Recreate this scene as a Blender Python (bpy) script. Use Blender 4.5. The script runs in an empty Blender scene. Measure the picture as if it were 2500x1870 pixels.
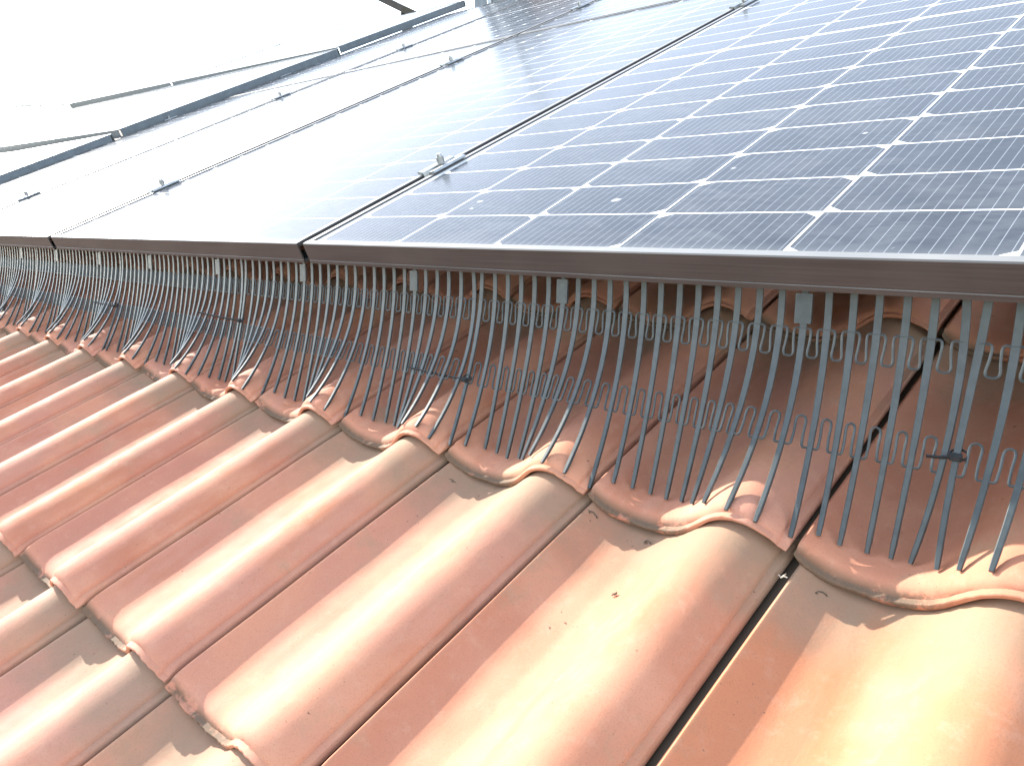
import bpy, math, random
from mathutils import Matrix, Vector
random.seed(7)
S = bpy.context.scene

# ---------------------------------------------------------------- camera, world, sun, exposure
# Everything is designed in the roof's own frame: X along the eave, Y up the slope, Z out of the
# roof, with Z = 0 on the glass of the near solar panels; ROOF turns that frame into the world.
PITCH = math.radians(20.0)
ROOF = Matrix.Translation((0, 0, 5.0)) @ Matrix.Rotation(PITCH, 4, 'X')
CAMR = Matrix(((0.72948942, -0.13098487, 0.67133311), (0.62711635, 0.51993041, -0.5799978), (-0.27307556, 0.84410624, 0.46142648)))
CAMC = Vector((0.96949, -0.58062, 0.27409))
cam = bpy.data.cameras.new("camera")
cam.sensor_fit = 'HORIZONTAL'; cam.sensor_width = 36.0
cam.lens = 1965.4 / 2500 * 36.0
cam.clip_start = 0.02; cam.clip_end = 2000
camo = bpy.data.objects.new("camera", cam)
S.collection.objects.link(camo)
camo.matrix_world = ROOF @ Matrix.Translation(CAMC) @ CAMR.to_4x4()
S.camera = camo

SUN = Vector((-0.866, 0.249, 0.433)).normalized()          # towards the sun, roof frame
SUNW = (ROOF.to_3x3() @ SUN).normalized()
EL = math.asin(SUNW.z); AZ = math.atan2(SUNW.x, SUNW.y)
W = bpy.data.worlds.new("World"); S.world = W; W.use_nodes = True
wn = W.node_tree.nodes; wl = W.node_tree.links
sky = wn.new('ShaderNodeTexSky'); sky.sky_type = 'NISHITA'; sky.sun_disc = False
sky.sun_elevation = EL; sky.sun_rotation = AZ % (2 * math.pi)
sky.air_density = 0.9; sky.dust_density = 0.3; sky.ozone_density = 0.2
hs = wn.new('ShaderNodeHueSaturation'); hs.inputs['Saturation'].default_value = 0.55          # hazy, whitish summer sky
wl.new(sky.outputs[0], hs.inputs['Color']); wl.new(hs.outputs[0], wn['Background'].inputs[0]); wn['Background'].inputs[1].default_value = 0.15
sl = bpy.data.lights.new("sun", 'SUN'); sl.energy = 2.8; sl.angle = math.radians(0.5); sl.color = (1.0, 0.95, 0.86)
so = bpy.data.objects.new("sun", sl); S.collection.objects.link(so)
so.rotation_euler = SUNW.to_track_quat('Z', 'Y').to_euler()
S.view_settings.view_transform = 'Standard'; S.view_settings.look = 'None'
S.view_settings.exposure = 2.22; S.view_settings.gamma = 1.0
S.render.engine = 'CYCLES'
S.cycles.max_bounces = 8; S.cycles.caustics_reflective = False; S.cycles.caustics_refractive = False

# ---------------------------------------------------------------- helpers
class MB:
    def __init__(s): s.v = []; s.f = []
    def box(s, x0, x1, y0, y1, z0, z1):
        b = len(s.v)
        s.v += [(x, y, z) for z in (z0, z1) for y in (y0, y1) for x in (x0, x1)]
        s.f += [tuple(b + i for i in q) for q in ((0, 2, 3, 1), (4, 5, 7, 6), (0, 1, 5, 4), (2, 6, 7, 3), (0, 4, 6, 2), (1, 3, 7, 5))]
    def prism(s, prof, y0, y1):            # prof: closed list of (x, z), extruded along y
        b = len(s.v); n = len(prof)
        s.v += [(x, y0, z) for x, z in prof] + [(x, y1, z) for x, z in prof]
        for i in range(n):
            j = (i + 1) % n
            s.f.append((b + i, b + j, b + n + j, b + n + i))
        s.f.append(tuple(b + i for i in reversed(range(n)))); s.f.append(tuple(b + n + i for i in range(n)))
    def prismx(s, prof, x0, x1):           # prof: closed list of (y, z), extruded along x
        b = len(s.v); n = len(prof)
        s.v += [(x0, y, z) for y, z in prof] + [(x1, y, z) for y, z in prof]
        for i in range(n):
            j = (i + 1) % n
            s.f.append((b + i, b + n + i, b + n + j, b + j))
        s.f.append(tuple(b + i for i in range(n))); s.f.append(tuple(b + n + i for i in reversed(range(n))))
    def cyl(s, c, r, z0, z1, n=12, r1=None):
        b = len(s.v); r1 = r if r1 is None else r1
        for z, rr in ((z0, r), (z1, r1)):
            s.v += [(c[0] + rr * math.cos(2 * math.pi * i / n), c[1] + rr * math.sin(2 * math.pi * i / n), z) for i in range(n)]
        for i in range(n):
            j = (i + 1) % n
            s.f.append((b + i, b + j, b + n + j, b + n + i))
        s.f.append(tuple(b + i for i in reversed(range(n)))); s.f.append(tuple(b + n + i for i in range(n)))
    def sweep(s, path, sects, side=None):  # path of Vectors; sects: per point list of (a, b) offsets along side / normal
        n = len(sects[0]); b = len(s.v); m = len(path)
        for k, p in enumerate(path):
            t = (path[min(k + 1, m - 1)] - path[max(k - 1, 0)]).normalized()
            u = (side if side is not None else Vector((0, 0, 1)))
            u = (u - t * u.dot(t))
            if u.length < 1e-5: u = Vector((0, 1, 0)) - t * t.y
            u.normalize(); w = t.cross(u).normalized()
            for a, c in sects[k]:
                s.v.append(tuple(p + u * a + w * c))
        for k in range(m - 1):
            for i in range(n):
                j = (i + 1) % n
                s.f.append((b + k * n + i, b + k * n + j, b + (k + 1) * n + j, b + (k + 1) * n + i))
        s.f.append(tuple(b + i for i in reversed(range(n)))); s.f.append(tuple(b + (m - 1) * n + i for i in range(n)))
    def tube(s, path, r, n=6, side=None):
        sec = [(r * math.cos(2 * math.pi * i / n), r * math.sin(2 * math.pi * i / n)) for i in range(n)]
        s.sweep([Vector(p) for p in path], [sec] * len(path), side)
    def mesh(s, name, mat, smooth=None):
        me = bpy.data.meshes.new(name); me.from_pydata(s.v, [], s.f); me.materials.append(mat)
        import bmesh
        bm = bmesh.new(); bm.from_mesh(me); bmesh.ops.recalc_face_normals(bm, faces=bm.faces); bm.to_mesh(me); bm.free()
        if smooth is not None:
            for p in me.polygons: p.use_smooth = True
            me.set_sharp_from_angle(angle=math.radians(smooth))
        return me

def link(name, data, parent=None, loc=(0, 0, 0), rot=None):
    o = bpy.data.objects.new(name, data); S.collection.objects.link(o)
    L = Matrix.Translation(loc) @ (rot.to_4x4() if rot is not None else Matrix.Identity(4))
    if parent is not None:
        o.parent = parent; o.matrix_local = L
    else:
        o.matrix_world = ROOF @ L
    return o
def tag(o, label, cat, group=None):
    o['label'] = label; o['category'] = cat
    if group: o['group'] = group
    return o
def project(p):                            # roof-frame point -> photo fraction (x, y), y downwards
    d = CAMR.transposed() @ (Vector(p) - CAMC)
    if d.z > -0.05: return None
    return (0.5 + 1965.4 / 2500 * d.x / -d.z, 0.5 - 1965.4 / 1870 * d.y / -d.z)

# ---------------------------------------------------------------- material helpers
class NT:
    def __init__(s, name):
        s.m = bpy.data.materials.new(name); s.m.use_nodes = True
        s.t = s.m.node_tree; s.n = s.t.nodes; s.bsdf = s.n['Principled BSDF']
    def node(s, kind, **kw):
        n = s.n.new(kind)
        for k, v in kw.items(): setattr(n, k, v)
        return n
    def put(s, sock, val):
        if isinstance(val, bpy.types.NodeSocket): s.t.links.new(val, sock)
        elif val is not None: sock.default_value = val
    def math(s, op, a, b=None, c=None, clamp=False):
        n = s.node('ShaderNodeMath', operation=op, use_clamp=clamp)
        for i, v in enumerate((a, b, c)):
            if v is not None: s.put(n.inputs[i], v)
        return n.outputs[0]
    def mix(s, f, a, b):
        n = s.node('ShaderNodeMix', data_type='RGBA')
        s.put(n.inputs[0], f)
        for i, v in ((6, a), (7, b)):
            s.put(n.inputs[i], v if isinstance(v, bpy.types.NodeSocket) else (*v, 1.0))
        return n.outputs[2]
    def noise(s, vec, scale, detail=4, rough=0.55, dist=0.0):
        n = s.node('ShaderNodeTexNoise'); s.put(n.inputs['Vector'], vec)
        n.inputs['Scale'].default_value = scale; n.inputs['Detail'].default_value = detail
        n.inputs['Roughness'].default_value = rough; n.inputs['Distortion'].default_value = dist
        return n.outputs[0]
    def ramp(s, fac, a, b):                # smooth 0..1 between a and b
        n = s.node('ShaderNodeMapRange', interpolation_type='SMOOTHSTEP', clamp=True)
        s.put(n.inputs[0], fac); n.inputs[1].default_value = a; n.inputs[2].default_value = b
        return n.outputs[0]
    def coord(s): return s.node('ShaderNodeTexCoord').outputs['Object']
    def xyz(s, vec):
        n = s.node('ShaderNodeSeparateXYZ'); s.put(n.inputs[0], vec); return n.outputs
    def vmath(s, op, a, b):
        n = s.node('ShaderNodeVectorMath', operation=op); s.put(n.inputs[0], a); s.put(n.inputs[1], b); return n.outputs[0]
    def bump(s, h, strength, dist):
        n = s.node('ShaderNodeBump'); n.inputs['Strength'].default_value = strength; n.inputs['Distance'].default_value = dist
        s.put(n.inputs['Height'], h); s.put(s.bsdf.inputs['Normal'], n.outputs[0])
    def setp(s, **kw):
        names = dict(color='Base Color', rough='Roughness', metal='Metallic', spec='Specular IOR Level', coat='Coat Weight', coatr='Coat Roughness', ior='IOR')
        for k, v in kw.items():
            s.put(s.bsdf.inputs[names[k]], (*v, 1.0) if isinstance(v, tuple) else v)
        return s

TILE_RUN = 0.35096
def mat_tile():
    k = NT("terracotta")
    ob = k.coord(); info = k.node('ShaderNodeObjectInfo')
    x, y, z = k.xyz(ob)
    off = k.node('ShaderNodeCombineXYZ')
    k.put(off.inputs[0], k.math('MULTIPLY', info.outputs['Random'], 37.0)); k.put(off.inputs[1], k.math('MULTIPLY', info.outputs['Random'], 91.0))
    p = k.vmath('ADD', ob, off.outputs[0])
    pl = k.vmath('MULTIPLY', p, (1.0, 0.3, 1.0))
    r = info.outputs['Random']
    base = info.outputs['Color']
    base = k.mix(k.ramp(k.noise(p, 9, 3), 0.42, 0.68), base, (0.52, 0.25, 0.155))
    base = k.mix(k.math('MULTIPLY', k.ramp(k.noise(pl, 16, 5, 0.6), 0.5, 0.72), 0.55), base, (0.40, 0.14, 0.062))
    base = k.mix(k.math('MULTIPLY', k.ramp(k.noise(p, 60, 5, 0.7), 0.5, 0.75), 0.35), base, (0.55, 0.32, 0.22))
    # grey-green weather film in patches
    film = k.math('MULTIPLY', k.ramp(k.noise(p, 11, 5, 0.65), 0.56, 0.70), 0.42)
    base = k.mix(film, base, (0.30, 0.235, 0.15))
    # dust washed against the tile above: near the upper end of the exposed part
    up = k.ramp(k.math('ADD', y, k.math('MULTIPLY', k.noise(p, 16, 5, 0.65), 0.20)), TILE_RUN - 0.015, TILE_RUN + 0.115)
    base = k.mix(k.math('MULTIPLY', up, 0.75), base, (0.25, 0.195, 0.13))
    # lichen and cement-grey crust on the nose of the pan
    nose = k.math('MULTIPLY', k.ramp(y, 0.012, 0.002), k.ramp(x, 0.125, 0.095))
    crust = k.math('MULTIPLY', nose, k.ramp(k.math('ADD', k.noise(p, 55, 6, 0.7), k.math('MULTIPLY', k.noise(p, 9, 2), 0.8)), 0.74, 0.90))
    base = k.mix(k.math('MULTIPLY', crust, 0.9), base, (0.115, 0.095, 0.065))
    base = k.mix(k.math('MULTIPLY', k.ramp(k.noise(p, 700, 3, 0.6), 0.52, 0.66), 0.28), base, (0.30, 0.14, 0.09))
    base = k.mix(k.math('MULTIPLY', k.ramp(k.noise(k.vmath('MULTIPLY', p, (1.0, 0.12, 1.0)), 45, 4, 0.6), 0.58, 0.74), 0.2), base, (0.33, 0.19, 0.125))
    # dark debris in the side-lap gutter, its tone also painting the gap's shade
    base = k.mix(k.ramp(x, 0.0050, 0.0038), base, (0.10, 0.075, 0.052))
    # dark specks
    sp = k.ramp(k.noise(p, 240, 2, 0.5), 0.70, 0.76)
    sp = k.math('MULTIPLY', sp, k.ramp(k.noise(p, 14, 3), 0.5, 0.62))
    base = k.mix(k.math('MULTIPLY', sp, 0.8), base, (0.06, 0.045, 0.03))
    rough = k.math('ADD', 0.62, k.math('MULTIPLY', k.noise(p, 40, 4), 0.3))
    k.setp(color=base, rough=rough, spec=0.16)
    h = k.math('ADD', k.math('MULTIPLY', k.noise(p, 420, 4, 0.7), 0.5), k.math('ADD', k.noise(pl, 60, 3), k.math('MULTIPLY', crust, k.noise(p, 300, 4, 0.8))))
    k.bump(h, 0.32, 0.0012)
    return k.m
def mat_plain(name, col, rough, metal=0.0, spec=0.5, var=0.25, scale=60, bump=0.0):
    k = NT(name); p = k.coord()
    n = k.noise(p, scale, 5, 0.65)
    dark = tuple(c * (1 - var) for c in col); lite = tuple(min(1, c * (1 + var)) for c in col)
    k.setp(color=k.mix(k.ramp(n, 0.3, 0.7), dark, lite), rough=k.math('ADD', rough, k.math('MULTIPLY', k.math('SUBTRACT', k.noise(p, scale * 2.3, 3), 0.5), 0.25)), metal=metal, spec=spec)
    if bump: k.bump(n, 0.3, bump)
    return k.m
def mat_frame():
    k = NT("dark anodised aluminium"); p = k.coord()
    br = k.noise(k.vmath('MULTIPLY', p, (6.0, 500.0, 500.0)), 1.0, 4, 0.7)
    sm = k.noise(p, 7, 4)
    c = k.mix(k.ramp(br, 0.3, 0.7), (0.030, 0.029, 0.029), (0.052, 0.049, 0.048))
    c = k.mix(k.math('MULTIPLY', k.ramp(sm, 0.45, 0.7), 0.5), c, (0.062, 0.056, 0.052))
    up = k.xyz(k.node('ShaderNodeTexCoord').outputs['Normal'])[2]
    c = k.mix(k.math('MULTIPLY', k.ramp(up, 0.6, 0.95), k.math('ADD', 0.22, k.math('MULTIPLY', sm, 0.4))), c, (0.40, 0.40, 0.38))  # upward faces paler: dust film plus the lip's grazing sheen put into colour
    k.setp(color=c, rough=k.math('ADD', 0.36, k.math('MULTIPLY', sm, 0.14)), spec=0.5, metal=0.0)
    k.bump(br, 0.05, 0.0004)
    return k.m
def mat_laminate(name, pitch, row, mid, ncol=6, spots=()):
    """glass over half-cut cells; object origin at the lower left corner of the first cell"""
    k = NT(name); ob = k.coord(); x, y, z = k.xyz(ob)
    half = 10 * row
    upper = k.math('GREATER_THAN', y, half + mid / 2)
    y2 = k.math('SUBTRACT', y, k.math('MULTIPLY', upper, mid))
    inb = k.math('MULTIPLY', k.math('MULTIPLY', k.math('GREATER_THAN', x, 0.0), k.math('LESS_THAN', x, ncol * pitch)),
                 k.math('MULTIPLY', k.math('GREATER_THAN', y2, 0.0), k.math('LESS_THAN', y2, 2 * half)))
    gap = k.math('MULTIPLY', k.math('GREATER_THAN', y, half - 0.001), k.math('LESS_THAN', y, half + mid + 0.001))
    inb = k.math('MULTIPLY', inb, k.math('SUBTRACT', 1.0, gap))
    cu = k.math('DIVIDE', x, pitch); cv = k.math('DIVIDE', y2, row)
    fu = k.math('FRACT', cu); col = k.math('FLOOR', cu)
    fx = k.math('MULTIPLY', k.math('SUBTRACT', fu, 0.5), pitch)                       # -pitch/2..pitch/2
    fy = k.math('MULTIPLY', k.math('SUBTRACT', k.math('FRACT', cv), 0.5), row)
    ax = k.math('ABSOLUTE', fx)
    odd = k.math('MODULO', col, 2.0)                                                  # chamfers up in odd, down in even columns
    sgn = k.math('SUBTRACT', k.math('MULTIPLY', odd, 2.0), 1.0)
    cy = k.math('MULTIPLY', fy, sgn)                                                  # chamfers on the +cy side
    hw = pitch / 2 - 0.0011; hh = row / 2 - 0.0011
    inx = k.math('LESS_THAN', ax, hw); iny = k.math('LESS_THAN', k.math('ABSOLUTE', fy), hh)
    ch = k.math('LESS_THAN', k.math('ADD', ax, k.math('MULTIPLY', cy, 1.4)), hw + 1.4 * hh - 0.0150)
    cell = k.math('MULTIPLY', k.math('MULTIPLY', inb, inx), k.math('MULTIPLY', iny, ch))
    bus = k.math('ABSOLUTE', k.math('SUBTRACT', k.math('FRACT', k.math('DIVIDE', k.math('ADD', fx, pitch / 2 - 0.0004), pitch / 16.0)), 0.5))
    busm = k.math('MULTIPLY', k.math('LESS_THAN', bus, 0.5 * 0.00060 / (pitch / 16.0)), cell)
    fin = k.math('ABSOLUTE', k.math('SUBTRACT', k.math('FRACT', k.math('DIVIDE', y2, 0.0021)), 0.5))
    finm = k.math('MULTIPLY', k.ramp(fin, 0.16, 0.08), cell)
    tint = k.noise(k.vmath('MULTIPLY', ob, (5.0, 5.0, 1.0)), 1.0, 2)
    blue = k.mix(k.ramp(tint, 0.35, 0.65), (0.012, 0.019, 0.031), (0.021, 0.029, 0.043))
    c = k.mix(cell, (0.80, 0.81, 0.80), blue)
    c = k.mix(k.math('MULTIPLY', finm, 0.06), c, (0.34, 0.37, 0.42))
    c = k.mix(busm, c, (0.20, 0.225, 0.25))
    # dust film and dried smears
    d1 = k.noise(ob, 6.0, 5, 0.6, 0.6); d2 = k.noise(k.vmath('MULTIPLY', ob, (1.0, 2.2, 1.0)), 22, 5, 0.65, 1.2)
    d3 = k.noise(ob, 900, 2, 0.5)
    dust = k.math('ADD', 0.06, k.math('MULTIPLY', k.ramp(k.math('ADD', k.math('MULTIPLY', d1, 0.6), k.math('MULTIPLY', d2, 0.4)), 0.42, 0.66), 0.085))
    dust = k.math('ADD', dust, k.math('MULTIPLY', k.ramp(d3, 0.66, 0.74), 0.10))
    dust = k.math('ADD', dust, k.math('MULTIPLY', k.ramp(k.math('ADD', y, k.math('MULTIPLY', d2, 0.03)), 0.035, 0.002), 0.16))
    spl = k.math('MULTIPLY', k.ramp(k.noise(ob, 75, 3, 0.6, 1.5), 0.735, 0.76), 0.5)
    for sx, sy, sr in spots:                                                          # dried bird droppings
        d_ = k.vmath('MULTIPLY', k.vmath('SUBTRACT', ob, (sx, sy, 0.0)), (1.0, 1.3, 0.0))
        ln = k.node('ShaderNodeVectorMath', operation='LENGTH'); k.put(ln.inputs[0], d_)
        spl = k.math('MAXIMUM', spl, k.math('MULTIPLY', k.ramp(k.math('ADD', k.math('DIVIDE', ln.outputs['Value'], sr), k.math('MULTIPLY', k.noise(ob, 230, 3, 0.6, 1.0), 1.6)), 1.55, 1.15), 0.85))
    c = k.mix(k.math('MAXIMUM', dust, spl), c, (0.46, 0.47, 0.47))
    ro = k.math('ADD', 0.12, k.math('MULTIPLY', d2, 0.10))
    k.setp(color=c, rough=ro, spec=0.13, coat=0.03, coatr=k.math('ADD', 0.025, k.math('MULTIPLY', d1, 0.06)))
    # a matt film of dust covers part of the glass and dulls its mirror
    df = k.node('ShaderNodeBsdfDiffuse'); k.put(df.inputs['Color'], c); mx = k.node('ShaderNodeMixShader')
    k.put(mx.inputs[0], k.math('ADD', 0.14, k.math('MULTIPLY', d1, 0.36)))
    k.put(mx.inputs[1], k.bsdf.outputs[0]); k.put(mx.inputs[2], df.outputs[0])
    k.put(k.n['Material Output'].inputs['Surface'], mx.outputs[0])
    return k.m

M_TILE = mat_tile()
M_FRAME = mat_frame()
M_EDGE = mat_plain("flare-paled anodised aluminium", (0.115, 0.135, 0.15), 0.45, spec=0.4, var=0.12, scale=30)  # dark frame paled to grey: lens flare over the far edge put into colour
M_COMB = mat_plain("weathered black plastic", (0.040, 0.051, 0.052), 0.42, spec=0.5, var=0.18, scale=90)
M_TIE = mat_plain("black nylon", (0.028, 0.032, 0.034), 0.7, spec=0.2, var=0.2, scale=200)
M_ALU = mat_plain("mill aluminium", (0.33, 0.35, 0.36), 0.42, metal=0.8, var=0.12, scale=80)
M_STEEL = mat_plain("stainless steel", (0.36, 0.36, 0.36), 0.38, metal=0.9, var=0.12, scale=120)
M_DECK = mat_plain("red-brown underlay", (0.16, 0.085, 0.055), 0.9, var=0.3, scale=12)

# ---------------------------------------------------------------- clay tiles
T = 0.2031; X0 = -0.49707; YA = -0.14662; ZT = -0.18331; R = TILE_RUN; SLOPE = 0.0165 / R; SKEW = 0.010
TOP = [(4.6, -0.6), (7.5, 1.4), (15, -3.5), (30, -11), (50, -16.2), (70, -16.6), (85, -13.6), (100, -7.2), (112, 0.6), (124, 9.6), (136, 17.0),
       (148, 21.4), (158, 22.4), (168, 20.8), (178, 16.6), (188, 10.4), (192.6, 6.6), (193.6, 5.4), (194.2, 2.6), (199.8, 0.6), (201.2, -1.6)]
BOT = [(4.6, -6.0), (7.5, -15.0), (15, -22), (30, -27.5), (50, -29.2), (70, -30), (85, -28.8), (100, -24.0), (112, -17), (124, -6.4), (136, 3.4),
       (148, 8.8), (158, 10.6), (168, 10.2), (178, 6.4), (188, 2.0), (192.6, -0.8), (193.6, -2.0), (194.2, -2.6), (199.8, -5.2), (201.2, -5.4)]
def hermite(pts, x):
    n = len(pts)
    if x <= pts[0][0]: return pts[0][1]
    if x >= pts[-1][0]: return pts[-1][1]
    d = [(pts[i + 1][1] - pts[i][1]) / (pts[i + 1][0] - pts[i][0]) for i in range(n - 1)]
    def slope(i):
        if i == 0: return d[0]
        if i == n - 1: return d[-1]
        if d[i - 1] * d[i] <= 0: return 0.0
        return 2 * d[i - 1] * d[i] / (d[i - 1] + d[i])
    for i in range(n - 1):
        if pts[i][0] <= x <= pts[i + 1][0]:
            h = pts[i + 1][0] - pts[i][0]; t = (x - pts[i][0]) / h
            return ((2 * t ** 3 - 3 * t * t + 1) * pts[i][1] + (t ** 3 - 2 * t * t + t) * h * slope(i)
                    + (-2 * t ** 3 + 3 * t * t) * pts[i + 1][1] + (t ** 3 - t * t) * h * slope(i + 1))
def tile_top(xl): return hermite(TOP, xl * 1000) / 1000
def tile_mesh(seed):
    rnd = random.Random(seed)
    xs = [4.6, 5.6, 7.5, 10] + [13 + 4.5 * i for i in range(40)] + [190.8, 192.6, 193.6, 194.2, 197, 199.8, 201.2]
    ph = [rnd.uniform(0, 6.28) for _ in range(4)]
    L = R + 0.055
    st = [(L, 0), (L * .5, 0), (0.03, 0), (0.004, 0.0), (0.0, 0.05), (-0.0010, 0.18), (-0.0010, 0.34), (-0.0004, 0.40), (0.0046, 0.44), (0.0056, 0.58),
          (0.0072, 0.72), (0.0100, 0.85), (0.0140, 0.94), (0.0190, 0.985), (0.026, 1.0), (0.05, 1), (0.1, 1), (0.16, 1), (0.22, 1), (0.28, 1), (0.34, 1), (L, 1)]
    m = MB(); n = len(st)
    for x in xs:
        t = hermite(TOP, x) / 1000; b = hermite(BOT, x) / 1000
        for y, h in st:
            wob = 0.00018 * math.sin(30 * y + ph[0] + x * .05) + 0.00010 * math.sin(80 * y + ph[1])
            edge = 0.0009 * math.sin(x * .23 + ph[2]) * math.sin(x * .41 + ph[3]) if y < 0.03 and h < 0.5 else 0
            m.v.append((x / 1000, y - edge, b + (t - b) * h - SLOPE * y + (wob if h == 1 else 0) + (edge * .8 if h < .3 and y < .03 else 0)))
    for i in range(len(xs) - 1):
        for j in range(n):
            k = (j + 1) % n
            m.f.append((i * n + j, i * n + k, (i + 1) * n + k, (i + 1) * n + j))
    m.f.append(tuple(range(n))); m.f.append(tuple((len(xs) - 1) * n + j for j in reversed(range(n))))
    # side-lap flange that lies in the gutter under the neighbour's roll
    b = len(m.v)
    for y in (0.02, L):
        m.v += [(x, y, z - SLOPE * y) for x, z in ((0.0065, -0.0065), (-0.015, -0.0105), (-0.015, -0.0160), (0.0065, -0.0125))]
    for j in range(4): m.f.append((b + j, b + (j + 1) % 4, b + 4 + (j + 1) % 4, b + 4 + j))
    m.f.append((b, b + 1, b + 2, b + 3)); m.f.append((b + 7, b + 6, b + 5, b + 4))
    return m.mesh("roof_tile", M_TILE, 34)
TILES = [tile_mesh(i) for i in range(4)]
ROWS = {-3: "second row below the bottom exposed edge", -2: "lowest row in the bottom left corner", -1: "full sunlit row below the comb",
        0: "row the comb tips rest on", 1: "shaded row just under the panels", 2: "second shaded row behind the comb", 3: "third shaded row behind the comb"}
ORD = ["rightmost", "second", "third", "fourth", "fifth", "sixth", "seventh", "eighth", "ninth", "tenth", "eleventh", "twelfth", "thirteenth", "fourteenth", "fifteenth", "sixteenth", "seventeenth"] + ["%d-th" % q for q in range(18, 30)]
def seen(x, y, k):
    for a in (0.02, 0.1, 0.16, 0.2):
        for b in (0.0, .1, .2, .3, .34):
            q = project((x + a, y + b, ZT + tile_top(a) - SLOPE * b))
            if q and 0.003 < q[0] < 0.997 and 0.003 < q[1] < 0.997: return True
    return False
for k in (-3, -2, -1, 0, 1, 2, 3):
    num = 0
    for i in range(9, -25, -1):
        if k >= 2 and i > 8 or k > 0 and i < -12: continue
        x = X0 + T * i + SKEW * k * R; y = YA + k * R
        vis = seen(x, y, k)
        q = project((x, y, ZT))
        if not vis:
            if k > 0: continue
            c = project((x + .1, y + .15, ZT))
            if c is None and k > -2: continue
            if c is not None and not (-0.75 < c[0] < 1.75 and -.3 < c[1] < 2.4): continue
        rr = random.Random(i * 31 + k)
        o = link("roof_tile", TILES[(i * 3 + k) % 4], None, (x + rr.uniform(-.0007, .0007), y + rr.uniform(-.0035, .0035), ZT + rr.uniform(-.0009, .0009)),
                 Matrix.Rotation(rr.uniform(-.006, .006) - SKEW, 3, 'Z'))
        o['kind'] = 'thing'
        u = rr.random(); w_ = max(0.0, min(1.0, (i - 2.5) / 3.0)) * (.45 + .55 * rr.random()) * (1.0 if k == -1 else .25)          # the near right tiles are a fresher orange
        ca = [a_ + (b_ - a_) * u for a_, b_ in zip((0.440, 0.188, 0.120), (0.465, 0.240, 0.178))]
        o.color = tuple(a_ + (b_ - a_) * w_ for a_, b_ in zip(ca, (0.485, 0.192, 0.085))) + (1.0,)
        if vis:
            pre = ORD[num] if num == 0 else (ORD[num] + " from the right")
            tag(o, "terracotta roll tile, %s in the %s" % (pre, ROWS[k]), "roof tile", "clay tiles of the roof")
            num += 1
        else:
            tag(o, "terracotta roll tile lying past the edge of the photo", "roof tile", "clay tiles past the edge of the photo")

m = MB(); m.box(-10.5, 3.0, -1.4, 4.6, -0.300, -0.262)
o = link("roof_deck", m.mesh("roof_deck", M_DECK)); o['kind'] = 'structure'

# ---------------------------------------------------------------- solar panels
FH = 0.0304; YF = -0.01181
def frame_mesh(w, l, h=FH, mat=None):
    """outer frame, local origin at the lower left corner, top at z = 0"""
    m = MB(); lip = 0.0105
    prof = [(0, -h), (0.022, -h), (0.022, -h + .0018), (0.0022, -h + .0018), (0.0022, -.0062), (lip, -.0062), (lip, 0.0), (0.0012, 0.0), (0.0, -.0012),
            (0, -h * .80), (0.0007, -h * .815), (0.0007, -h * .835), (0, -h * .85)]
    m.prismx(prof, 0, w)                                                    # lower bar (its outer face looks down the slope)
    m.prismx([(l - y, z) for y, z in reversed(prof)], 0, w)
    m.prism([(x, z) for x, z in prof], lip + .0002, l - lip - .0002)
    m.prism([(w - x, z) for x, z in reversed(prof)], lip + .0002, l - lip - .0002)
    return m.mesh("frame", mat or M_FRAME)
def lam_mesh(w, l, ox, oy, mat):
    m = MB(); e = 0.0035
    m.box(e - ox, w - e - ox, e - oy, l - e - oy, -0.0060, -0.0026)
    return m.mesh("laminate", mat)
def panel(x, y, z, w, l, ox, oy, lam_mat, label, group, rot=None, h=FH, lamm=None):
    e = bpy.data.objects.new("solar_panel", None); e.empty_display_size = .1; S.collection.objects.link(e)
    e.matrix_world = ROOF @ Matrix.Translation((x, y, z)) @ (rot if rot else Matrix.Identity(4))
    tag(e, label, "solar panel", group)
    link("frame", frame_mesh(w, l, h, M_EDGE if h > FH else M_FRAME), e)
    link("glass_laminate", lam_mesh(w, l, ox, oy, lam_mat), e, (ox, oy, 0))
    return e
M_LA = mat_laminate("solar glass near", 0.168, 0.0854, 0.0085, 6, ((0.419, 0.126, .009), (0.194, 0.133, .008), (0.201, 0.110, .006), (0.52, 0.211, .005), (0.63, 0.30, .005)))
M_LB = mat_laminate("solar glass far", 0.1635, 0.0822, 0.0085)
G1 = "solar panels of the main field"
WA, LA, WB, LB = 1.0530, 1.7480, 1.0030, 1.6780
PITB = 1.0232
panel(-0.0225, YF, 0, WA, LA, 0.0225, -YF, M_LA, "near solar panel filling the right of the photo, white cell grid sharply visible", G1)
xb = -0.0384 - WB
names = [("second solar panel from the right in the lower row, front edge above the comb clips", "upper-row solar panel straight above the second panel from the right"),
         ("glare-white solar panel third from the right in the lower row", "upper-row solar panel third from the right, reflecting the grey and brown chimneys"),
         ("glare-white solar panel of the lower row beside the raised dark-edged field", "upper-row solar panel in the top corner beside the raised dark-edged field")]
for c in range(3):
    xx = xb - c * PITB - (0.0055 * c)
    panel(xx, YF, 0, WB, LB, 0.014, -YF, M_LB, names[c][0], G1)
    panel(xx, YF + LB + 0.016, 0, WB, LB, 0.014, 0.014, M_LB, names[c][1], G1)
XE = xb - 2 * PITB - 0.011                                                   # left end of the main field
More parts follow.
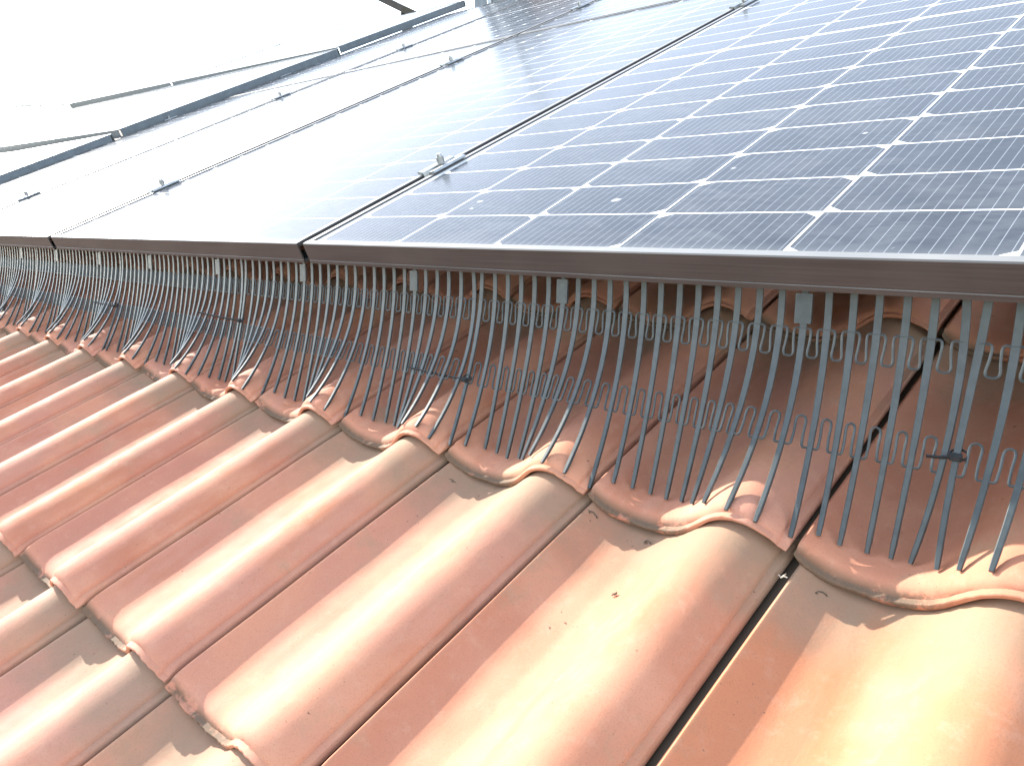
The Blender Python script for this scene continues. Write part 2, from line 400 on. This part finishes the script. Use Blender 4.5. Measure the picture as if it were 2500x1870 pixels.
# raised second field beyond the left end, its side frames in shadow towards us
M_LE = mat_laminate("solar glass raised", 0.178, 0.066, 0.0085, 12)
G2 = "panels of the raised field on the far left"
XR = XE - 0.030
for (y0, l, nm, z0, tl, rz) in ((-0.45, 1.49, "lower", .030, 0.0, -1.5), (1.09, 1.36, "middle", .036, .75, -2.0), (2.48, 1.09, "upper", .042, 1.2, -1.0)):
    for c, wd in ((0, 2.17), (1, 2.17)):
        xx = XR - (c + 1) * 2.17 - c * 0.02
        panel(0, 0, 0, wd, l, 0.014, 0.014, M_LE, "white-glaring wide panel of the raised left field, %s row, %s" % (nm, ("next to the main field", "farther out")[c]), G2, h=0.04,
              rot=Matrix.Translation((XR, y0, z0)) @ Matrix.Rotation(math.radians(tl), 4, 'Y') @ Matrix.Rotation(math.radians(rz), 4, 'Z') @ Matrix.Translation((xx - XR, 0, 0)))
# mounting rails under the main field
for y in (0.30, 1.36, 2.06, 3.08):
    m = MB(); m.prismx([(y - .02, -FH - .0405), (y + .02, -FH - .0405), (y + .02, -FH - .0005), (y + .006, -FH - .0005), (y + .006, -FH - .012), (y - .006, -FH - .012), (y - .006, -FH - .0005), (y - .02, -FH - .0005)], XE - .06, 1.05)
    tag(link("mounting_rail", m.mesh("mounting_rail", M_ALU)), "aluminium mounting rail in the shade under the panels", "rail", "mounting rails under the panels")

# clamps
def clamp_parts():
    m = MB()
    m.prism([(-.020, .0042), (-.0205, .0018), (-.0185, .0004), (-.0085, .0004), (-.0068, -.012), (.0068, -.012), (.0085, .0004), (.0185, .0004), (.0205, .0018), (.020, .0042),
             (.0185, .0050), (.0070, .0034), (.0052, -.0085), (-.0052, -.0085), (-.0070, .0034), (-.0185, .0050)], -.037, .037)
    body = m.mesh("clamp_channel", M_ALU)
    b = MB(); b.cyl((0, 0), .0042, -.009, .016, 12); b.cyl((0, 0), .0078, .0056, .0066, 18); b.cyl((0, 0), .0062, .0066, .0160, 6); b.cyl((0, 0), .0045, .0160, .0205, 12, .0040)
    return body, b.mesh("bolt", M_STEEL, 30)
CB, CBOLT = clamp_parts()
GAPS = [(-0.0304, "first gap"), (xb - 0.01285, "second gap"), (xb - PITB - 0.01835, "third gap")]
lab = {(0, 0): "panel clamp with an upright bolt nearest the camera, on the gap beside the near panel", (0, 1): "panel clamp at the top edge of the photo on the near panel's gap",
       (1, 0): "panel clamp low on the second gap from the right, between two glaring panels", (1, 1): "panel clamp half way up the second gap from the right", (1, 2): "panel clamp of the upper row on the second gap from the right",
       (2, 0): "panel clamp at the left edge of the photo on the third gap", (2, 1): "panel clamp half way up the third gap from the right", (2, 2): "panel clamp of the upper row on the third gap from the right"}
for g, (gx, nm) in enumerate(GAPS):
    for j, gy in enumerate((0.284, 1.344, 2.060)):
        if g == 0 and j == 2: continue
        e = bpy.data.objects.new("panel_clamp", None); e.empty_display_size = .03; S.collection.objects.link(e)
        e.matrix_world = ROOF @ Matrix.Translation((gx, gy, 0.0005))
        tag(e, lab[(g, j)], "clamp", "clamps between the panels")
        link("clamp_channel", CB, e); link("bolt", CBOLT, e)
for j, gy in enumerate((0.284, 1.344, 2.060)):
    e = bpy.data.objects.new("end_clamp", None); e.empty_display_size = .03; S.collection.objects.link(e)
    e.matrix_world = ROOF @ Matrix.Translation((XE - 0.0075, gy, 0.0005))
    tag(e, "small bright end clamp at the foot of the raised dark edge, %s" % ("lowest", "middle", "highest")[j], "clamp", "end clamps at the left of the main field")
    m = MB(); m.prism([(.0185, .0038), (.0185, .0005), (.0078, .0005), (.0062, -.028), (-.007, -.028), (-.007, -.025), (.0032, -.025), (.005, .0038)], -.035, .035)
    link("clamp_bracket", m.mesh("clamp_bracket", M_ALU), e)
    b = MB(); b.cyl((.001, 0), .0055, .0038, .0110, 6); b.cyl((.001, 0), .0038, .0110, .0150, 10)
    link("bolt", b.mesh("bolt", M_STEEL), e)

# ---------------------------------------------------------------- bird combs
def interp(tab, x):
    if x <= tab[0][0]: return tab[0][1]
    for (a, b), (c, d) in zip(tab, tab[1:]):
        if x <= c: return b + (d - b) * (x - a) / (c - a)
    return tab[-1][1]
YTIP = [(0, -.137), (.011, -.130), (.017, -.125), (.033, -.118), (.050, -.1145), (.069, -.115), (.087, -.119), (.105, -.1256), (.122, -.133), (.150, -.1425), (.176, -.1455), (.192, -.1425), (.203, -.137)]
DX = [(0, .008), (.011, .006), (.031, .002), (.051, -.001), (.091, -.003), (.111, -.006), (.131, -.008), (.151, -.001), (.171, .006), (.191, .010), (.203, .008)]
def xlocal(x): return (x - X0) % T
def smooth_curve(pts, n):
    out = []
    for i in range(len(pts) - 1):
        p0 = pts[max(i - 1, 0)]; p1 = pts[i]; p2 = pts[i + 1]; p3 = pts[min(i + 2, len(pts) - 1)]
        for j in range(n):
            t = j / n
            out.append(tuple(.5 * (2 * b + (c - a) * t + (2 * a - 5 * b + 4 * c - d) * t * t + (3 * b - a - 3 * c + d) * t ** 3) for a, b, c, d in zip(p0, p1, p2, p3)))
    out.append(pts[-1]); return out
class Tine:
    def __init__(s, xr, pull=0.0, splay=0.0, rnd=None):
        j = rnd.uniform(-1, 1) if rnd else 0
        xt = xr + interp(DX, xlocal(xr)) + splay + j * .0012
        xl = xlocal(xt); yt = interp(YTIP, xl) + (rnd.uniform(-.003, .003) if rnd else 0)
        if xl < .0046 or xl > .2012: zt = ZT - .004
        else: zt = ZT + tile_top(xl)
        yloc = yt - YA
        nose = max(0.0, 0.018 - yloc) ** 2 * 18 if yloc < .018 else 0.0
        zt = zt - SLOPE * max(0, yloc) + .0022 - min(nose, .006)
        f_ = max(0.0, min(1.0, (zt + .188) / .020)); f_ = f_ * f_ * (3 - 2 * f_)
        c0 = Vector((xr, .003, -.022)); c3 = Vector((xt, yt, zt))
        c1 = Vector((xr + pull * .6, -.012 - .003 * f_, -.075 - .010 * f_)); c2 = Vector((xr + (xt - xr) * .35 + pull * 1.7, -.060 - .005 * f_, -.135 - .003 * f_))
        s.p = [c0 * (1 - t) ** 3 + c1 * (3 * t * (1 - t) ** 2) + c2 * (3 * t * t * (1 - t)) + c3 * t ** 3 for t in [k / 26 for k in range(27)]]
        s.L = [0.0]
        for a, b in zip(s.p, s.p[1:]): s.L.append(s.L[-1] + (b - a).length)
    def at(s, d):
        for i in range(1, len(s.L)):
            if d <= s.L[i]:
                t = (d - s.L[i - 1]) / max(1e-9, s.L[i] - s.L[i - 1]); return s.p[i - 1].lerp(s.p[i], t)
        return s.p[-1].copy()
    def mesh(s):
        m = MB(); tot = s.L[-1]; secs = []
        for d in s.L:
            u = d / tot
            w = .0030 - .0007 * min(1, max(0, (u - .25) / .4)) - .0003 * max(0, (u - .6) / .4)      # half width
            h = .0009 + .0009 * min(1, max(0, u - .2) * 1.8)
            if u > .985: w *= .8; h *= .8
            q = h * .35; secs.append([(w, -h + q), (w, h - q), (w - q, h), (-w + q, h), (-w, h - q), (-w, -h + q), (-w + q, -h), (w - q, -h)])
        m.sweep(s.p, secs, Vector((1, 0, 0)))
        return m.mesh("tine", M_COMB)
def wave_mesh(tines, base, tip, kind):
    m = MB(); sg = 1 if tip > base else -1; d = abs(tip - base)
    if kind == 'down': loop = [(.12, 0), (.27, 0), (.335, .05), (.36, .18), (.34, .5), (.29, .82), (.30, .93), (.36, 1.0), (.5, 1.02)]
    else: loop = [(.12, 0), (.26, 0), (.30, .05), (.315, .15), (.33, .45), (.315, .75), (.315, .86), (.36, .97), (.5, 1.02)]
    loop = loop + [(1 - u, v) for u, v in reversed(loop[:-1])]
    loop = [(0, 0)] + loop + [(1, 0)]
    for a, b in zip(tines, tines[1:]):
        pts = []
        for u, v in loop:
            s_ = base + sg * v * d
            pts.append(a.at(s_).lerp(b.at(s_), u))
        m.tube(pts, .00112, 6, Vector((0, -.8, .6)))
    return m.mesh("wave_strip", M_COMB, 40)
JOINTS = [1.330, 0.817, 0.302, -0.232, -0.718, -1.228, -1.74, -2.25, -2.76, -3.26]
TABS = [1.195, .945, .6888, .4326, .1884, -.0657, -.3228, -.575, -.83, -1.085, -1.34, -1.59, -1.85, -2.1, -2.35, -2.6, -2.86, -3.1]
CL = ["black plastic bird comb at the right edge of the photo", "black bird comb under the near panel, with two wide clips, right of centre",
      "black bird comb under the panel joint left of the photo's centre", "black bird comb left of the middle tie, tines curved strongly over the rolls",
      "black bird comb second from the left edge, tines packed tightly by perspective", "black bird comb at the left edge of the photo, most distant in view"] + ["black plastic bird comb past the left edge of the photo"] * 3
for c in range(9):
    xr, xl_ = JOINTS[c], JOINTS[c + 1]
    e = bpy.data.objects.new("bird_comb", None); e.empty_display_size = .05; S.collection.objects.link(e)
    e.matrix_world = ROOF.copy()
    tag(e, CL[c], "bird comb", "bird combs under the panel edge")
    n = 26; a = xl_ + .0078; b = xr - .0078; tines = []
    rnd = random.Random(c + 3)
    for i in range(n):
        x = a + (b - a) * i / (n - 1) + (rnd.uniform(-.0005, .0005) if 0 < i < n - 1 else 0)
        pull = splay = 0.0
        if i == 0: pull, splay = -.0052, .002
        if i == n - 1: pull, splay = .0048, -.0045
        tines.append(Tine(x, pull, splay, rnd))
    for t in tines: link("tine", t.mesh(), e)
    link("wave_strip", wave_mesh(tines, .0454, .0690, 'down'), e)
    link("wave_strip", wave_mesh(tines, .1435, .1180, 'up'), e)
    m = MB(); m.box(a - .004, b + .004, .0015, .004, -.029, -.018)
    link("top_bar", m.mesh("top_bar", M_COMB), e)
    for tx in TABS:
        if xl_ < tx < xr:
            x = min((t.p[0].x for t in tines), key=lambda q: abs(q - tx))
            tn = min(tines, key=lambda t: abs(t.p[0].x - x)); m = MB()
            def slab(d0, d1, hw, lift, th):
                pa = [tn.at(d0), tn.at(d1)]; nn = Vector((0, (pa[1] - pa[0]).z, -(pa[1] - pa[0]).y)).normalized()
                if nn.y > 0: nn = -nn
                pa = [q + nn * lift for q in pa]
                m.sweep(pa, [[(hw, th), (-hw, th), (-hw, -th), (hw, -th)]] * 2, Vector((1, 0, 0)))
            slab(.0165, .0415, .0072, .0016, .0011); slab(.0400, .0412, .0066, .0029, .0003)
            for r_ in range(8): slab(.0188 + r_ * .0024, .0199 + r_ * .0024, .0056, .0029, .0003)
            link("clip", m.mesh("clip", M_COMB), e)
TIES = [(0.817, .129, -.018, .129, "short black cable tie at the right, binding two tines under the near panel"), (0.302, .139, -.098, .1365, "long black cable tie with its tail to the left, near the photo's centre"),
        (-0.232, .112, -.125, .109, "straight dark cable tie above the lower wave, left of the centre one"), (-0.718, .122, -.13, .121, "distant dark cable tie near the left edge of the photo")]
for jx, s0, dx, s1, lb in TIES:
    e = bpy.data.objects.new("cable_tie", None); e.empty_display_size = .02; S.collection.objects.link(e)
    ta = Tine(jx); p0 = ta.at(s0) + Vector((0.003, -.0035, .002)); tb = Tine(jx + dx); p1 = tb.at(s1) + Vector((0, -.0045, .0025))
    if abs(dx) < .03: p1 = p0 + Vector((dx, -.006, .001))
    e.matrix_world = ROOF @ Matrix.Translation(p0)
    tag(e, lb, "cable tie", "cable ties joining the combs")
    m = MB(); n_ = 9
    path = [Vector((0, 0, 0)).lerp(p1 - p0, k / (n_ - 1)) + Vector((0, -.0010 * math.sin(math.pi * k / (n_ - 1)), 0)) for k in range(n_)]
    m.sweep(path, [[(.0017, .0006), (-.0017, .0006), (-.0017, -.0006), (.0017, -.0006)]] * n_, Vector((0, -.5, 1)))
    ring = [Vector((.0015 + .0065 * math.cos(t * math.pi / 5), .003 + .004 * math.sin(t * math.pi / 5), .002 * math.sin(t * math.pi / 5))) for t in range(11)]
    m.sweep(ring, [[(.0011, .0004), (-.0011, .0004), (-.0011, -.0004), (.0011, -.0004)]] * 11, Vector((0, -.3, 1)))
    link("strap", m.mesh("strap", M_TIE), e)
    h = MB(); h.box(-.0035, .0045, -.0025, .0016, -.0022, .0024); h.box(-.0028, .0036, -.0032, -.0024, -.0014, .0016)
    link("head", h.mesh("head", M_TIE), e)

# ---------------------------------------------------------------- chimneys above the panels
WINV = ROOF.to_3x3().inverted()
def upright(x, y, z): return Matrix.Translation((x, y, z)) @ Matrix.Rotation(-PITCH, 4, 'X')
M_REND = mat_plain("grey render", (0.20, 0.23, 0.25), 0.85, var=0.18, scale=9, bump=.002)
def mat_brick():
    k = NT("brown brick"); p = k.coord()
    b = k.node('ShaderNodeTexBrick'); k.put(b.inputs['Vector'], k.vmath('ADD', k.vmath('MULTIPLY', p, (1, 0, 0)), k.node('ShaderNodeCombineXYZ').outputs[0]))
    x, y, z = k.xyz(p); cmb = k.node('ShaderNodeCombineXYZ'); k.put(cmb.inputs[0], k.math('ADD', x, y)); k.put(cmb.inputs[1], z); k.put(b.inputs['Vector'], cmb.outputs[0])
    b.inputs['Color1'].default_value = (.24, .12, .07, 1); b.inputs['Color2'].default_value = (.18, .085, .05, 1); b.inputs['Mortar'].default_value = (.3, .27, .23, 1)
    b.inputs['Scale'].default_value = 4.5; b.inputs['Mortar Size'].default_value = .02
    k.setp(color=b.outputs[0], rough=.85, spec=.3); return k.m
M_BRICK = mat_brick()
def chimney(name, x, y, w, d, h, mat, label):
    e = bpy.data.objects.new(name, None); S.collection.objects.link(e); e.matrix_world = ROOF @ upright(x, y, -.26); tag(e, label, "chimney")
    m = MB(); m.box(0, w, 0, d, -.3, h); link("stack", m.mesh("stack", mat), e)
    m = MB(); m.box(-.04, w + .04, -.04, d + .04, h + .001, h + .07); m.box(.03, w - .03, .03, d - .03, h + .0705, h + .12); link("cap", m.mesh("cap", M_REND), e)
    return e
chimney("chimney", -3.34, 3.80, 0.36, 0.45, 0.62, M_REND, "grey rendered chimney standing above the top edge of the panels")
chimney("chimney", -2.93, 3.84, 0.26, 0.40, 0.52, M_BRICK, "brown brick chimney right of the grey one, mirrored in the upper panels")
e = bpy.data.objects.new("antenna_mast", None); S.collection.objects.link(e); e.matrix_world = ROOF @ upright(-3.10, 3.70, -.26)
tag(e, "thin antenna mast in front of the grey chimney, mirrored in the panels", "mast")
m = MB(); m.cyl((0, 0), .018, -.1, 1.15, 10); link("mast", m.mesh("mast", M_ALU, 40), e)
m = MB()
for k in range(6): m.box(-.25 + .03 * k, .25 - .03 * k, -.3 + .12 * k, -.292 + .12 * k, 1.00, 1.008)
m.box(-.008, .008, -.34, .36, 0.988, 0.998); link("aerial", m.mesh("aerial", M_ALU), e)

# ---------------------------------------------------------------- ground, house walls, neighbours
M_GND = mat_plain("dry lawn", (0.11, 0.12, 0.06), 0.95, var=0.2, scale=3)
m = MB(); m.v = [(-900, -900, 0), (900, -900, 0), (900, 900, 0), (-900, 900, 0)]; m.f = [(0, 1, 2, 3)]
g = link("ground", m.mesh("ground", M_GND)); g.matrix_world = Matrix.Translation((0, 0, -.5)); g['kind'] = 'structure'
M_EAVE = mat_plain("dark eaves board", (0.06, 0.05, 0.045), 0.7, var=0.2, scale=20)

cw = (ROOF @ CAMC.to_4d()).to_3d()
def far(px, py, dist):
    d = ROOF.to_3x3() @ (CAMR @ Vector(((px - 1250) / 1965.4, -(py - 935) / 1965.4, -1)))
    return cw + d * (dist / Vector((d.x, d.y)).length)
# dark edge of a sloping canopy roof on two posts, and a slack cable, beyond the raised field
p1, p0 = far(1000, 30, 14.0), far(905, -16, 14.3)
e = bpy.data.objects.new("canopy", None); S.collection.objects.link(e); e.matrix_world = Matrix.Translation(p1)
tag(e, "narrow dark canopy roof sloping down behind the raised panels at the top of the photo", "canopy")
m = MB(); m.sweep([Vector((0, 0, 0)), (p0 - p1) * 4.0], [[(.05, .25), (-.05, .25), (-.05, -.25), (.05, -.25)]] * 2, Vector((0, 0, 1)))
link("canopy_roof", m.mesh("canopy_roof", M_EAVE), e)
for t in (0.02, 0.16):
    q = (p0 - p1) * t; m = MB(); m.cyl((q.x, q.y), .05, -p1.z - .5, q.z - .052, 10); link("post", m.mesh("post", M_EAVE), e)
c0, c1 = far(-420, 250, 24.0), far(262, 250, 23.0); c2 = far(420, 262, 22.7); c2.z -= 1.2
e = bpy.data.objects.new("overhead_cable", None); S.collection.objects.link(e); e.matrix_world = Matrix.Translation(c1)
tag(e, "thin dark overhead cable, slightly wavy, at the left edge of the photo", "cable")
m = MB(); pts = []
for k in range(41):
    t = k / 40; q = c0.lerp(c1, t) + Vector((0, 0, -.10 * 4 * t * (1 - t) + .012 * math.sin(k * 1.9)))
    pts.append(q - c1)
pts.append(c2 - c1)
m.tube(pts, .016, 6); link("cable", m.mesh("cable", M_EAVE), e)
for q, lb in ((c0, "utility pole carrying the cable, past the left edge of the photo"), (c2, "low anchor pole of the cable, hidden behind the raised panels")):
    e = bpy.data.objects.new("utility_pole", None); S.collection.objects.link(e); e.matrix_world = Matrix.Translation((q.x, q.y, -.5)); tag(e, lb, "pole")
    m = MB(); m.cyl((0, 0), .11, 0, q.z + .5 + .02, 12, .08); link("post", m.mesh("post", M_EAVE, 40), e)

# bits of dry twig caught under the tile noses
M_TWIG = mat_plain("dry twig", (0.10, 0.075, 0.05), 0.85, var=0.4, scale=300)
M_PALE = mat_plain("bleached twig", (0.55, 0.48, 0.38), 0.8, var=0.2, scale=300)
def surf(x, y):                            # top of the row of tiles below the comb
    yl = y - (YA - R); return ZT + tile_top((x - X0 + SKEW * R) % T) - SLOPE * yl
for tx, ty, ln_, mt, lb in ((0.7495, -.1600, .013, M_TWIG, "curly bit of dry twig on the shaded tile under the rightmost nose"), (0.7235, -.1650, .007, M_PALE, "small pale bleached twig by the dark gap at the right"),
                            (0.5300, -.1560, .010, M_TWIG, "dark twig crumb beside the gap under the second comb-row nose"), (0.5903, -.1590, .008, M_TWIG, "tiny twig tangle at the edge of the nose shadow"),
                            (0.6050, -.2300, .005, M_TWIG, "dark crumb lying on the sunlit pan of a near tile"), (0.3400, -.1640, .010, M_TWIG, "twig crumb under the third nose from the right")):
    rr = random.Random(int(tx * 1e4)); an = rr.uniform(0, 3.1); pts = []
    for k in range(9):
        q = (k / 8 - .5) * ln_; bx = tx + q * math.cos(an) + .0022 * math.sin(k * 1.1 + an); by = ty + q * math.sin(an) * .5 + .0014 * math.cos(k * 1.3)
        pts.append((bx, by, surf(bx, by) + .0008 + .0012 * abs(math.sin(k * .9))))
    e = bpy.data.objects.new("twig", None); S.collection.objects.link(e); e.matrix_world = ROOF @ Matrix.Translation(pts[4]); 
    m = MB(); m.tube([Vector(p) - Vector(pts[4]) for p in pts], .00055, 5)
    bpy.data.objects.remove(e); o = link("twig", m.mesh("twig", mt, 60), None, pts[4]); tag(o, lb, "twig", "bits of twig under the tile noses")
